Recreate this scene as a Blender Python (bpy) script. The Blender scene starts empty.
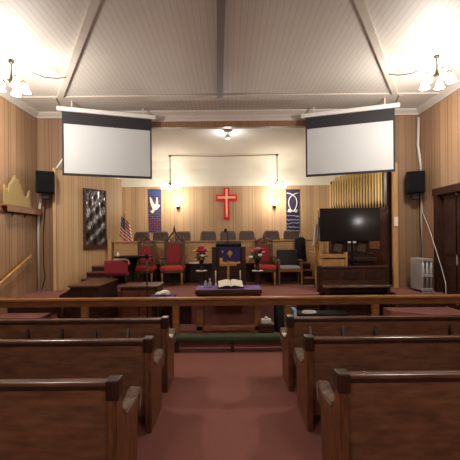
import bpy, bmesh, math, random
from mathutils import Vector, Matrix
random.seed(7)
S = bpy.context.scene
COL = S.collection
PI = math.pi
F = 340.0; HC = 1.88; ROLL = math.radians(0.55)

# ------------------------------------------------------------------ camera
cd = bpy.data.cameras.new('camera'); cam = bpy.data.objects.new('camera', cd); COL.objects.link(cam)
cd.sensor_width = 36; cd.lens = F/460*36; cd.shift_y = 8/460; cd.shift_x = 1/460
cd.clip_start = 0.05
cam.location = (0, 0, HC); cam.rotation_euler = (PI/2, ROLL, 0)
S.camera = cam
# ------------------------------------------------------------------ world, exposure
w = bpy.data.worlds.new('world'); S.world = w; w.use_nodes = True
w.node_tree.nodes['Background'].inputs[0].default_value = (1, .93, .85, 1)
w.node_tree.nodes['Background'].inputs[1].default_value = 0.05
S.view_settings.view_transform = 'Standard'; S.view_settings.look = 'None'
S.view_settings.exposure = 0.75; S.view_settings.gamma = 1; S.view_settings.use_curve_mapping = False
S.cycles.use_denoising = True
S.cycles.max_bounces = 6

def light(name, kind, loc, power, color, radius=.15, rot=None, **kw):
    l = bpy.data.lights.new(name, kind); l.energy = power; l.color = color
    if kind in ('POINT', 'SPOT'): l.shadow_soft_size = radius
    for k, v in kw.items(): setattr(l, k, v)
    o = bpy.data.objects.new(name, l); COL.objects.link(o); o.location = loc
    if rot: o.rotation_euler = rot
    return o
WARM = (1.0, .95, .89)
NAVE_P = 120; ALC_P = 35; REAR_P = 95
light('rear_fill_light', 'POINT', (-2.3, -1.9, 3.7), REAR_P, (1, .94, .88), .3)  # unseen fill lights added behind the camera to lift the pews
light('rear_fill_light', 'POINT', (2.3, -1.9, 3.7), REAR_P, (1, .94, .88), .3)

for y in (3.85, 4.1):  # two unseen lights added to put a glare on the television
    light('tv_glare_light', 'POINT', (4.3, y, 2.42), 3, (1, .97, .93), .05)
# ------------------------------------------------------------------ helpers
def srgb(h):
    h = h.lstrip('#'); r = []
    for i in (0, 2, 4):
        c = int(h[i:i+2], 16)/255
        r.append(c/12.92 if c <= .04045 else ((c+.055)/1.055)**2.4)
    return (*r, 1)
def at(x, y, Y):
    "photo pixel (x, y) at distance Y from the camera -> world point"
    a, b = x-229, y-238
    u = a*math.cos(ROLL)-b*math.sin(ROLL); v = b*math.cos(ROLL)+a*math.sin(ROLL)
    return Vector((u/F*Y, Y, HC-v/F*Y))

class NT:
    def __init__(s, name):
        s.m = bpy.data.materials.new(name); s.m.use_nodes = True; s.t = s.m.node_tree
        s.b = s.t.nodes['Principled BSDF']
    def n(s, typ, **kw):
        o = s.t.nodes.new(typ)
        for k, v in kw.items(): setattr(o, k, v)
        return o
    def l(s, a, b): s.t.links.new(a, b)
    def math(s, op, a, b=None):
        o = s.n('ShaderNodeMath', operation=op)
        for i, v in enumerate((a, b)):
            if v is None: continue
            if isinstance(v, (int, float)): o.inputs[i].default_value = v
            else: s.l(v, o.inputs[i])
        return o.outputs[0]
    def ramp(s, fac, stops, interp='LINEAR'):
        r = s.n('ShaderNodeValToRGB'); r.color_ramp.interpolation = interp
        e = r.color_ramp.elements
        while len(e) < len(stops): e.new(.5)
        for i, (p, c) in enumerate(stops): e[i].position = p; e[i].color = srgb(c)
        s.l(fac, r.inputs[0]); return r.outputs[0]
    def mix(s, fac, a, b, blend='MIX'):
        o = s.n('ShaderNodeMix', data_type='RGBA', blend_type=blend)
        for i, v in ((0, fac), (6, a), (7, b)):
            if isinstance(v, (int, float, tuple)): o.inputs[i].default_value = v
            else: s.l(v, o.inputs[i])
        return o.outputs[2]
    def obj(s): return s.n('ShaderNodeTexCoord').outputs['Object']
    def noise(s, vec, scale, detail=3):
        o = s.n('ShaderNodeTexNoise'); o.inputs['Scale'].default_value = scale; o.inputs['Detail'].default_value = detail
        s.l(vec, o.inputs['Vector']); return o.outputs['Fac']
    def scale(s, vec, sc):
        o = s.n('ShaderNodeMapping'); o.inputs['Scale'].default_value = sc; s.l(vec, o.inputs['Vector']); return o.outputs[0]
    def bump(s, h, strength=.3, dist=.01):
        o = s.n('ShaderNodeBump'); o.inputs['Strength'].default_value = strength; o.inputs['Distance'].default_value = dist
        s.l(h, o.inputs['Height']); s.l(o.outputs[0], s.b.inputs['Normal'])

def plain(name, c, rough=.6, metal=0, var=.12, sc=8, spec=.4):
    t = NT(name); v = t.noise(t.obj(), sc)
    a = srgb(c); t.b.inputs['Roughness'].default_value = rough; t.b.inputs['Metallic'].default_value = metal
    t.b.inputs['Specular IOR Level'].default_value = spec
    d = tuple(x*(1-var) for x in a[:3])+(1,); e = tuple(min(1, x*(1+var)) for x in a[:3])+(1,)
    t.l(t.mix(v, d, e), t.b.inputs['Base Color']); return t.m
def wood(name, c1, c2, sc=(3, 3, 3), rough=.45, spec=.4):
    t = NT(name); v = t.noise(t.scale(t.obj(), sc), 4, 5)
    t.l(t.ramp(v, [(.3, c1), (.7, c2)]), t.b.inputs['Base Color'])
    t.b.inputs['Roughness'].default_value = rough; t.b.inputs['Specular IOR Level'].default_value = spec
    return t.m
def planks(name, d, width, c1, c2, groove, rough=.5, gw=.08):
    "vertical panelling: planks along the horizontal direction d"
    t = NT(name); p = t.obj()
    dp = t.n('ShaderNodeVectorMath', operation='DOT_PRODUCT'); t.l(p, dp.inputs[0]); dp.inputs[1].default_value = (d[0], d[1], 0)
    u = t.math('DIVIDE', dp.outputs['Value'], width)
    fl = t.math('FLOOR', u); fr = t.math('FRACT', t.math('ADD', u, 100.0))
    wn = t.n('ShaderNodeTexWhiteNoise', noise_dimensions='1D'); t.l(fl, wn.inputs['W'])
    u2 = t.math('FRACT', t.math('ADD', t.math('MULTIPLY', u, 1.0/3), 100.0))
    col = t.ramp(wn.outputs['Value'], [(0, c1), (1, c2)])
    g = t.noise(t.scale(p, (9, 9, .9)), 4, 5)
    col = t.mix(t.math('MULTIPLY', g, .45), col, srgb(c1))
    m1 = t.math('LESS_THAN', fr, gw); m2 = t.math('LESS_THAN', t.math('ABSOLUTE', t.math('SUBTRACT', u2, .22)), .02)
    mm = t.math('MAXIMUM', m1, m2)
    t.l(t.mix(t.math('MULTIPLY', mm, .62), col, srgb(groove)), t.b.inputs['Base Color'])
    t.bump(t.math('SUBTRACT', 1.0, mm), .35, .006)
    t.b.inputs['Roughness'].default_value = rough; return t.m
def emit(name, c, strength):
    t = NT(name); t.b.inputs['Base Color'].default_value = srgb(c)
    t.b.inputs['Emission Color'].default_value = srgb(c); t.b.inputs['Emission Strength'].default_value = strength
    return t.m

class MB:
    def __init__(s): s.b = bmesh.new()
    def _geo(s, vs, fs):
        v = [s.b.verts.new(p) for p in vs]
        for f in fs:
            try: s.b.faces.new([v[i] for i in f])
            except ValueError: pass
        return s
    def box(s, x0, x1, y0, y1, z0, z1, bev=0):
        c = [(x0, y0, z0), (x1, y0, z0), (x1, y1, z0), (x0, y1, z0), (x0, y0, z1), (x1, y0, z1), (x1, y1, z1), (x0, y1, z1)]
        tmp = bmesh.new(); v = [tmp.verts.new(p) for p in c]
        for f in ((3, 2, 1, 0), (4, 5, 6, 7), (0, 1, 5, 4), (1, 2, 6, 5), (2, 3, 7, 6), (3, 0, 4, 7)): tmp.faces.new([v[i] for i in f])
        if bev: bmesh.ops.bevel(tmp, geom=tmp.edges[:], offset=bev, segments=2, affect='EDGES', profile=.6)
        return s._merge(tmp)
    def _merge(s, tmp, M=None):
        if M is not None: bmesh.ops.transform(tmp, matrix=M, verts=tmp.verts)
        me = bpy.data.meshes.new('t'); tmp.to_mesh(me); tmp.free(); s.b.from_mesh(me); bpy.data.meshes.remove(me); return s
    def prism(s, poly, axis, a, b, bev=0):
        "extrude a 2D polygon along axis; poly is in the two other axes, in x,y,z order"
        def P(p, t):
            return {'x': (t, p[0], p[1]), 'y': (p[0], t, p[1]), 'z': (p[0], p[1], t)}[axis]
        tmp = bmesh.new(); n = len(poly)
        A = [tmp.verts.new(P(p, a)) for p in poly]; B = [tmp.verts.new(P(p, b)) for p in poly]
        tmp.faces.new(A); tmp.faces.new(B[::-1])
        for i in range(n): tmp.faces.new([A[i], A[(i+1) % n], B[(i+1) % n], B[i]][::-1])
        if bev: bmesh.ops.bevel(tmp, geom=tmp.edges[:], offset=bev, segments=2, affect='EDGES')
        bmesh.ops.recalc_face_normals(tmp, faces=tmp.faces)
        return s._merge(tmp)
    def tube(s, pts, r, seg=8, closed=False):
        pts = [Vector(p) for p in pts]; n = len(pts); rs = r if isinstance(r, (list, tuple)) else [r]*n
        tmp = bmesh.new(); rings = []; prev = None
        for i, p in enumerate(pts):
            if closed: d = pts[(i+1) % n]-pts[i-1]
            else: d = pts[min(i+1, n-1)]-pts[max(i-1, 0)]
            d.normalize()
            if prev is None:
                up = Vector((0, 0, 1)) if abs(d.z) < .9 else Vector((1, 0, 0)); a = d.cross(up).normalized()
            else:
                a = (prev-d*prev.dot(d)); a = a.normalized() if a.length > 1e-6 else d.orthogonal().normalized()
            prev = a; b = d.cross(a)
            rings.append([tmp.verts.new(p+(a*math.cos(2*PI*k/seg)+b*math.sin(2*PI*k/seg))*rs[i]) for k in range(seg)])
        rng = n if closed else n-1
        for i in range(rng):
            A, B = rings[i], rings[(i+1) % n]
            for k in range(seg): tmp.faces.new([A[k], A[(k+1) % seg], B[(k+1) % seg], B[k]])
        if not closed: tmp.faces.new(rings[0][::-1]); tmp.faces.new(rings[-1])
        bmesh.ops.recalc_face_normals(tmp, faces=tmp.faces)
        for f in tmp.faces: f.smooth = True
        return s._merge(tmp)
    def lathe(s, prof, c=(0, 0, 0), seg=16, cap=True):
        tmp = bmesh.new(); rings = []
        for r, z in prof: rings.append([tmp.verts.new((c[0]+r*math.cos(2*PI*k/seg), c[1]+r*math.sin(2*PI*k/seg), c[2]+z)) for k in range(seg)])
        for A, B in zip(rings, rings[1:]):
            for k in range(seg): tmp.faces.new([A[k], A[(k+1) % seg], B[(k+1) % seg], B[k]])
        if cap: tmp.faces.new(rings[0][::-1]); tmp.faces.new(rings[-1])
        for f in tmp.faces: f.smooth = True
        return s._merge(tmp)
    def ball(s, c, r, sub=2, sc=(1, 1, 1)):
        tmp = bmesh.new(); bmesh.ops.create_icosphere(tmp, subdivisions=sub, radius=r)
        for f in tmp.faces: f.smooth = True
        return s._merge(tmp, Matrix.Translation(c) @ Matrix.Diagonal((*sc, 1)))
    def xf(s, M): bmesh.ops.transform(s.b, matrix=M, verts=s.b.verts); return s
    def grid(s, f, nu, nv, uv=True, thick=0):
        vs = [[s.b.verts.new(f(i/nu, j/nv)) for j in range(nv+1)] for i in range(nu+1)]
        L = s.b.loops.layers.uv.verify()
        for i in range(nu):
            for j in range(nv):
                fc = s.b.faces.new([vs[i][j], vs[i+1][j], vs[i+1][j+1], vs[i][j+1]]); fc.smooth = True
                for lp, q in zip(fc.loops, ((i, j), (i+1, j), (i+1, j+1), (i, j+1))): lp[L].uv = (q[0]/nu, q[1]/nv)
        return s
    def build(s, name, mat, parent=None):
        me = bpy.data.meshes.new(name); s.b.to_mesh(me); s.b.free()
        me.materials.append(mat)
        o = bpy.data.objects.new(name, me); COL.objects.link(o)
        if parent: o.parent = parent
        return o
def tag(o, label=None, cat=None, group=None, kind=None):
    if label: o['label'] = label
    if cat: o['category'] = cat
    if group: o['group'] = group
    if kind: o['kind'] = kind
    return o
def thing(name, label, cat, loc=(0, 0, 0), rz=0, group=None):
    o = bpy.data.objects.new(name, None); COL.objects.link(o); o.empty_display_size = .1
    o.location = loc; o.rotation_euler = (0, 0, rz); return tag(o, label, cat, group)
def struct(name, mb, mat): return tag(mb.build(name, mat), kind='structure')
def dup(root, loc, rz=0, label=None, group=None, parent=None):
    r = root.copy(); COL.objects.link(r); r.location = loc; r.rotation_euler = (0, 0, rz)
    if label: r['label'] = label
    if group: r['group'] = group
    for ch in list(root.children):
        c = ch.copy(); COL.objects.link(c); c.parent = r
        for g in list(ch.children):
            d = g.copy(); COL.objects.link(d); d.parent = c
    return r
def lamp_in(parent, loc, power, color, radius):
    l = light(parent.name.split('.')[0]+'_glow', 'POINT', loc, power, color, radius); l.parent = parent; return l

# ------------------------------------------------------------------ materials
M = {}
M['side'] = planks('panelling_side', (0, 1), .19, '8f6f53', 'a98662', '57412d')
M['front'] = planks('panelling_front', (1, 0), .16, '7a5e46', '907052', '4a3728')
WD = Vector((1.08, 1.6)).normalized()
M['wing'] = planks('panelling_wing', (WD.x, WD.y), .13, 'b5946a', 'c8a87d', '8c6d48', gw=.10)
M['back'] = planks('panelling_back', (1, 0), .21, 'ad8d69', 'c4a47d', '80644a', gw=.07)
M['cream'] = plain('cream_plaster', 'd9d4c5', .8, var=.06, sc=1.5)
M['white_trim'] = plain('painted_trim', 'b5aca2', .5, var=.06)
t = NT('beadboard'); p = t.obj()
sx = t.n('ShaderNodeSeparateXYZ'); t.l(p, sx.inputs[0])
fr = t.math('FRACT', t.math('ADD', t.math('MULTIPLY', sx.outputs[0], 11.0), 100.0))
g = t.math('LESS_THAN', fr, .14)
t.l(t.mix(g, t.mix(t.noise(p, 1.3), srgb('bcb5ab'), srgb('c8c1b7')), srgb('b2aaa0')), t.b.inputs['Base Color'])
t.b.inputs['Roughness'].default_value = .6; t.bump(t.math('SUBTRACT', 1.0, g), .15, .003); M['bead'] = t.m
M['rib'] = plain('ceiling_rib', 'b9b0a4', .6)
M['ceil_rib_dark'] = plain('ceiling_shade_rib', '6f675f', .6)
t = NT('red_carpet'); p = t.obj(); v = t.noise(p, 90, 2); v2 = t.noise(p, 1.6, 3)
t.l(t.mix(v2, t.mix(v, srgb('6f4741'), srgb('8c5c54')), t.mix(v, srgb('7a4e47'), srgb('96645a'))), t.b.inputs['Base Color'])
t.b.inputs['Roughness'].default_value = .95; t.b.inputs['Specular IOR Level'].default_value = .1; t.bump(v, .5, .006); M['carpet'] = t.m
M['pew'] = wood('pew_wood', '563a2b', '7c553f', (1.2, 5, 5), .45)
M['pewend'] = wood('pew_end_wood', '4d2e1e', '7a4c2f', (6, 6, 1.2), .42)
M['pewrail'] = wood('pew_rail_wood', '4a2e24', '6d4a3c', (1, 8, 8), .25, .6)
M['worn'] = wood('worn_arm_wood', '5d4637', '8b7766', (5, 5, 5), .35)
M['dark'] = wood('dark_wood', '24150f', '3c231a', (4, 4, 1.2), .35)
M['darkred'] = wood('mahogany', '341b13', '522d20', (1.2, 4, 4), .35)
M['mahog'] = wood('reddish_cabinet_wood', '4a261b', '66382a', (1.2, 4, 4), .4)
M['mid'] = wood('mid_brown_wood', '6b4329', '8d5d38', (1, 6, 6), .4)
M['top'] = wood('brown_lid_wood', '4a2e1e', '65432c', (6, 1, 6), .5, .3)
M['rail'] = wood('rail_wood', '7d5230', 'a87445', (1, 9, 9), .3, .5)
M['panel'] = wood('choir_panel_wood', 'b08a5c', 'c6a06e', (1, 4, 7), .45)
M['panelpale'] = wood('pale_edge_wood', 'c0996c', 'd0ab7e', (6, 6, 1), .5)
M['post'] = wood('pale_post_wood', 'a97c4c', 'c29661', (6, 6, 1), .45)
M['carved'] = wood('carved_throne_wood', '3f2a1c', '684831', (8, 8, 3), .4)
M['oak'] = wood('oak_chair_wood', '8a6238', 'b0854f', (6, 6, 2), .45)
M['armw'] = wood('armchair_wood', '5a3b22', '7a5433', (6, 6, 2), .45)
M['orangewood'] = wood('handrail_wood', 'a9743c', 'c7914f', (2, 2, 8), .35)
M['redv'] = plain('red_velvet', 'b53c2e', .8, var=.2, sc=20)
M['redback'] = plain('dark_red_velvet', '86242a', .8, var=.2, sc=20)
M['redcloth'] = plain('crimson_cloth', '7d1c28', .85, var=.2)
M['grey'] = plain('grey_brown_upholstery', '5a4d46', .9, var=.15, sc=25)
M['greydark'] = plain('charcoal_upholstery', '2d2827', .9, var=.15, sc=25)
M['greylight'] = plain('grey_seat_fabric', '8c8580', .9, var=.12, sc=25)
M['purple'] = plain('purple_cloth', '2c2152', .8, var=.2, sc=10)
M['lilac'] = plain('lilac_runner', '7f5da0', .8, var=.15, sc=10)
M['gold'] = plain('gold_trim', 'c79a45', .4, .3, var=.2, sc=40)
M['brass'] = plain('brass', 'a8894e', .3, .9)
M['bronze'] = plain('dark_bronze', '4a4038', .4, .7)
M['black'] = plain('black_plastic', '0b0b0b', .7, spec=.2)
M['blackmetal'] = plain('black_metal', '101012', .4, .5)
M['blackfab'] = plain('black_screen_drop', '242226', .8)
M['screen'] = plain('projection_fabric', 'b2b4b4', .9, var=.02)
M['case'] = plain('white_screen_case', 'cfcac3', .4, var=.03)
M['green'] = plain('green_velvet', '354029', .85, var=.35, sc=30)
M['white'] = plain('white_cloth', 'd8d2c8', .8, var=.08)
M['paper'] = plain('page_paper', 'ddd6c2', .8, var=.1, sc=30)
M['redpaint'] = plain('red_cross_paint', 'd3172b', .5, var=.06)
M['pinkgold'] = plain('pale_gold_cross', 'eab98c', .5, var=.06)
M['steel'] = plain('radiator_metal', 'a39e9c', .45, .3, var=.15)
M['whitemetal'] = plain('white_painted_metal', 'c4beb6', .45, var=.05)
M['pipe'] = plain('gilded_pipe', 'f2cf8a', .4, .05, var=.15, sc=6)
M['doordark'] = wood('door_wood', '2a1811', '402519', (5, 5, 1), .75, .15)
M['goldfoil'] = plain('gold_glitter_board', '9c8656', .7, .0, var=.3, sc=60)
M['shelf'] = wood('shelf_wood', '6b452c', '8d5e3e', (6, 1, 6), .45)
M['leaf'] = plain('dark_leaf', '24351d', .6, var=.3)
M['blue'] = plain('blue_binder', '4f86c4', .5)
M['shade'] = emit('glowing_glass_shade', 'fff0dc', 5.0)
M['globe'] = emit('glowing_sconce_globe', 'ffdf9f', 6.0)
M['spotface'] = emit('spot_lamp_face', 'dfe8ff', 12.0)
M['glassvase'] = plain('dark_glass', '1d1a18', .15)
t = NT('television_screen'); t.b.inputs['Base Color'].default_value = srgb('0c0c10'); t.b.inputs['Roughness'].default_value = .13
M['tv'] = t.m
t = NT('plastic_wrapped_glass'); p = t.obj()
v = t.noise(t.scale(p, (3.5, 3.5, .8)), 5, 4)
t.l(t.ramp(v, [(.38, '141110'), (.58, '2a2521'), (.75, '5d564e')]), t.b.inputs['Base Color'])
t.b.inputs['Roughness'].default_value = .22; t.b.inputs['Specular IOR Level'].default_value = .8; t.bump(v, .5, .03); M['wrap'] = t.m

# ------------------------------------------------------------------ the setting
W = 4.5; D = 8.0; CZ = 4.85; PZ = .68
struct('floor', MB().box(-W-.1, W+.1, -2.6, 11.2, -.1, 0), M['carpet'])
struct('ceiling', MB().box(-W-.1, W+.1, -2.6, D+.12, CZ, CZ+.1), M['bead'])
struct('wall_left', MB().box(-W-.1, -W, -2.6, D+.12, 0, CZ), M['side'])
DY0, DY1, DZ1 = 6.28, 7.26, 2.75       # doorway in the right wall
struct('wall_right', MB().box(W, W+.1, -2.6, DY0, 0, CZ).box(W, W+.1, DY1, D+.12, 0, CZ).box(W, W+.1, DY0, DY1, DZ1, CZ).box(W, W+.1, DY0, DY1, 0, .4), M['side'])
struct('wall_rear', MB().box(-W-.1, W+.1, -2.7, -2.6, 0, CZ), M['front'])
arch = [(-4.07, 3.55), (-3.86, 3.86), (-3.4, 4.25), (-2.7, 4.45), (-1.9, 4.49)]
def fw(sgn):
    e = 4.07 if sgn > 0 else 3.95
    P = [(-W, 0), (-W, CZ), (0, CZ), (0, 4.49)]+[(max(x, -e+.2*(z-3.55)), z) for x, z in arch[::-1]]+[(-e, 0)]
    return [(sgn*x, z) for x, z in P]
struct('wall_front', MB().prism(fw(1), 'y', D, D+.12).prism(fw(-1), 'y', D, D+.12), M['front'])
# alcove behind the arch
A0, A1 = Vector((-4.1, 8.0)), Vector((-3.02, 9.6))
def slab(a, b, th, z0, z1, out):
    d = (b-a).normalized(); n = Vector((d.y, -d.x))*out*th
    return MB().prism([tuple(a), tuple(b), tuple(b+n), tuple(a+n)], 'z', z0, z1)
mir = lambda v: Vector((-v.x, v.y))
struct('wall_alcove_left', slab(A0, A1, .08, 0, 3.56, -1), M['wing'])
M['wing_r'] = planks('panelling_wing_right', (-WD.x, WD.y), .13, 'b5946a', 'c8a87d', '8c6d48', gw=.10)
struct('wall_alcove_right', slab(mir(A0), mir(A1), .08, 0, 3.56, 1), M['wing_r'])
struct('wall_alcove_upper', MB().prism([(-4.2, 8.12), (-4.18, 8.12), (-3.1, 9.72), (-3.55, 9.72), (-3.55, 11), (-3.65, 11), (-3.65, 9.8), (-4.3, 9.8)], 'z', 0, 4.7)
       .prism([(4.2, 8.12), (4.18, 8.12), (3.1, 9.72), (3.55, 9.72), (3.55, 11), (3.65, 11), (3.65, 9.8), (4.3, 9.8)], 'z', 0, 4.7), M['cream'])
struct('wall_back', MB().box(-3.7, 3.7, 11, 11.1, 0, 3.56), M['back'])
prof = [(8.12, 4.56), (9.5, 4.50), (10.2, 4.42), (10.6, 4.30), (10.85, 4.08), (10.97, 3.8), (11.0, 3.56), (11.1, 3.56), (11.1, 4.75), (8.12, 4.75)]
cv = MB().prism(prof, 'x', -4.3, 4.3)
struct('ceiling_alcove', cv, M['cream'])
# crown moulding
def crown(sg=1): return [(0, 0), (.03, 0), (.04, .03), (.11, .09), (.12, .12), (0, .12)]
struct('trim_1', MB().prism([(-W+a, CZ-.12+b) for a, b in crown()], 'y', -2.6, D), M['white_trim'])
struct('trim_2', MB().prism([(W-a, CZ-.12+b) for a, b in crown()], 'y', -2.6, D), M['white_trim'])
struct('trim_3', MB().prism([(D-a, CZ-.12+b) for a, b in crown()], 'x', -W, W), M['white_trim'])
struct('trim_4', MB().prism([(D-.002, 4.49), (D-.025, 4.49), (D-.025, 4.62), (D-.002, 4.62)], 'x', -2.0, 2.0), wood('valance_wood', '6a4c33', '8a6748', (12, 4, 1), .5))
struct('trim_30', MB().prism([(D-.002, 4.62), (D-.04, 4.62), (D-.05, 4.67), (D-.03, 4.73), (D-.002, 4.73)], 'x', -2.0, 2.0), M['white_trim'])
def arch_strip(sg, e):
    P = [(-e, PZ), (-e, 3.55)]+[(max(x, -e+.2*(z-3.55)), z) for x, z in arch[1:]]
    Q = [(x+.035, z-.02 if i > 1 else z) for i, (x, z) in enumerate(P)]
    mb = MB()
    for i in range(1, len(P)-1): mb.prism([(sg*x, z) for x, z in (P[i], P[i+1], Q[i+1], Q[i])], 'y', 7.995, 8.13)
    return mb
struct('trim_31', arch_strip(1, 4.07), M['cream']); struct('trim_32', arch_strip(-1, 3.95), M['cream'])
# ceiling battens
def batten(a, b, wd, hgt):
    a, b = Vector(a), Vector(b); d = (b-a).normalized(); n = Vector((-d.y, d.x))*wd/2
    return [tuple(a+n), tuple(b+n), tuple(b-n), tuple(a-n)], hgt
k = 5
for a, b, wd, h in (((-W, 7.06), (W, 7.06), .05, .025), ((-3.45, 7.0), (-.2, 2.0), .10, .05), ((3.45, 7.0), (.2, 2.0), .10, .05),
                    ((-.16, 7.0), (0, 2.0), .11, .09), ((-3.62, 7.1), (-3.85, 7.85), .06, .03), ((3.62, 7.1), (3.85, 7.85), .06, .03)):
    po, hh = batten(a, b, wd, h)
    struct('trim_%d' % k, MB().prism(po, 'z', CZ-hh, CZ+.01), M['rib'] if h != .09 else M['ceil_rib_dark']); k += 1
# wing posts at the arch, right one pale
struct('trim_%d' % k, MB().box(3.84, 3.95, 7.94, 8.0, PZ, 3.6), M['post']); k += 1
struct('trim_%d' % k, MB().box(-4.12, -4.06, 7.96, 8.0, PZ, 3.56), M['panelpale']); k += 1
# door in the right wall
struct('trim_%d' % k, MB().box(W-.05, W, DY1, DY1+.13, .4, DZ1+.13).box(W-.05, W, DY0-.13, DY0, .4, DZ1+.13).box(W-.06, W, DY0-.16, DY1+.16, DZ1, DZ1+.15).box(W-.01, W+.06, DY1-.02, DY1+.001, .4, DZ1).box(W-.01, W+.06, DY0-.001, DY0+.02, .4, DZ1).box(W-.01, W+.06, DY0, DY1, DZ1-.02, DZ1+.001), M['doordark']); k += 1
dr = tag(MB().box(W+.05, W+.1, DY0, DY1, .4, DZ1).box(W+.03, W+.05, DY0+.12, DY1-.12, .65, 1.3).box(W+.03, W+.05, DY0+.12, DY1-.12, 1.5, 2.7).build('door_1', M['doordark']), kind='structure')
MB().box(W+.03, W+.05, 6.76, 6.785, .5, 2.75).build('door_edge_strip', M['steel'], dr)
# chancel floors
struct('chancel_floor', MB().box(-W, W, 5.86, 11.0, 0, .11), M['carpet'])
pl = [(-4.5, 6.9), (-3.5, 6.9), (-3.5, 7.75), (-1.38, 7.75), (-1.37, 7.12), (-.8, 7.02), (0, 6.98), (.8, 7.02), (1.4, 7.1), (1.9, 7.2), (1.95, 7.35), (3.5, 7.35), (3.5, 7.1), (4.5, 7.1), (4.5, 8.0), (4.05, 8.0), (3.02, 9.5), (3.02, 9.62), (-3.02, 9.62), (-3.02, 9.55), (-4.08, 8.0), (-4.5, 8.0)]
def prism_concave(poly, z0, z1):
    mb = MB(); b = mb.b; n = len(poly)
    A = [b.verts.new((*p, z1)) for p in poly]; B = [b.verts.new((*p, z0)) for p in poly]
    f = b.faces.new(A)
    for i in range(n): b.faces.new([A[i], B[i], B[(i+1) % n], A[(i+1) % n]])
    bmesh.ops.triangulate(b, faces=[f]); return mb
struct('chancel_platform', prism_concave(pl, .11, PZ), M['carpet'])
struct('choir_floor', MB().box(-3.5, 3.5, 9.32, 11, PZ, 1.19), M['carpet'])
struct('landing_left', MB().box(-W, -3.62, 6.45, 6.9, .11, .40), M['carpet'])
struct('landing_right', prism_concave([(3.2, 6.75), (4.5, 6.05), (4.5, 7.1), (3.52, 7.1), (3.2, 7.1)], .11, .40), M['carpet'])
def face(a, b, z0, z1):
    a, b = Vector(a), Vector(b); d = (b-a).normalized(); n = Vector((d.y, -d.x))*.012
    return MB().prism([tuple(a), tuple(b), tuple(b+n), tuple(a+n)], 'z', z0, z1)
struct('platform_face_left', face((-1.37, 7.12), (-.8, 7.02), .11, .64), M['dark'])
struct('platform_face_right', face((1.4, 7.1), (1.9, 7.2), .11, .64), M['dark'])
struct('platform_face_organ', face((1.95, 7.35), (3.5, 7.35), .11, .64), M['dark'])
struct('platform_edge_left', MB().box(-W, -3.5, 6.885, 6.9, .40, .655), M['dark'])
struct('platform_edge_right', MB().box(3.5, W, 7.085, 7.1, .40, .655), M['dark'])

# ------------------------------------------------------------------ choir stairs
def stair(name, label, steps, mat_side=M['dark']):
    t = thing(name, label, 'steps', (0, 0, 0))
    for (x0, x1, y0, y1, z1) in steps:
        xb = x0+.675*(y1-y0) if x0 < 0 else x0
        P = [(x0, y0), (x1, y0), (x1, y1), (xb, y1)]
        o = MB().prism(P, 'z', PZ, z1-.03).build('riser_block', mat_side, t)
        MB().prism([(x0+.004, y0-.015), (x1, y0-.015), (x1, y1), (xb, y1)], 'z', z1-.03, z1).build('carpet_tread', M['carpet'], o)
    return t
stair('choir_steps', 'dark steps with red treads climbing beside the wrapped notice case', [(-3.72, -2.95, 8.53, 8.66, .90), (-3.635, -2.95, 8.66, 8.78, 1.05), (-3.55, -2.95, 8.78, 9.07, 1.20)])
stair('choir_steps', 'red carpeted steps between the choir panel and the pale post', [(1.89, 2.16, 8.62, 8.86, .86), (1.89, 2.16, 8.86, 9.08, 1.03), (1.89, 2.16, 9.08, 9.31, 1.19)])
struct('stair_landing_trim', MB().box(1.84, 2.16, 9.31, 9.32, 1.0, 1.19), M['carpet'])

# ------------------------------------------------------------------ choir panel
t = thing('choir_partition', 'long pale wooden panel in front of the choir chairs', 'partition', (0, 9.3, PZ))
x0, x1 = -3.14, 1.86
MB().box(x0, x1, 0, .06, .50, 1.09).build('panel_board', M['panel'], t)
MB().box(x0, x1, -.02, .05, 0, .50).build('lower_panel', M['dark'], t)
MB().box(x0-.02, x1+.02, -.04, .10, 1.09, 1.135, .01).build('cap_rail', M['oak'], t)
MB().box(x0, x1, -.2, .04, .48, .52, .008).build('ledge', M['dark'], t)
for xx in (x0, -2.38, -.66, .5, x1-.1):
    MB().box(xx, xx+.1, -.02, .06, .5, 1.08, .006).build('pilaster', M['panel'], t)
MB().box(-3.25, -3.16, -.2, -.1, 0, 1.2, .01).build('end_post', M['panel'], t)
t2 = thing('choir_partition', 'short pale wooden panel set back at the head of the right steps', 'partition', (0, 9.75, 1.19))
MB().box(2.2, 2.75, 0, .05, 0, .60).build('panel_board', M['panel'], t2)
MB().box(2.18, 2.75, -.03, .08, .60, .63, .008).build('cap_rail', M['oak'], t2)
tag(MB().box(2.17, 2.25, 8.6, 8.68, PZ, 1.86, .01).build('newel_post', M['post']), 'pale square post at the right of the red carpeted steps', 'post')
tag(MB().box(2.17, 2.25, 8.68, 9.3, PZ, 1.5, .01).build('stair_side_board', M['post']), 'pale board closing the side of the red carpeted steps', 'board')

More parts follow.
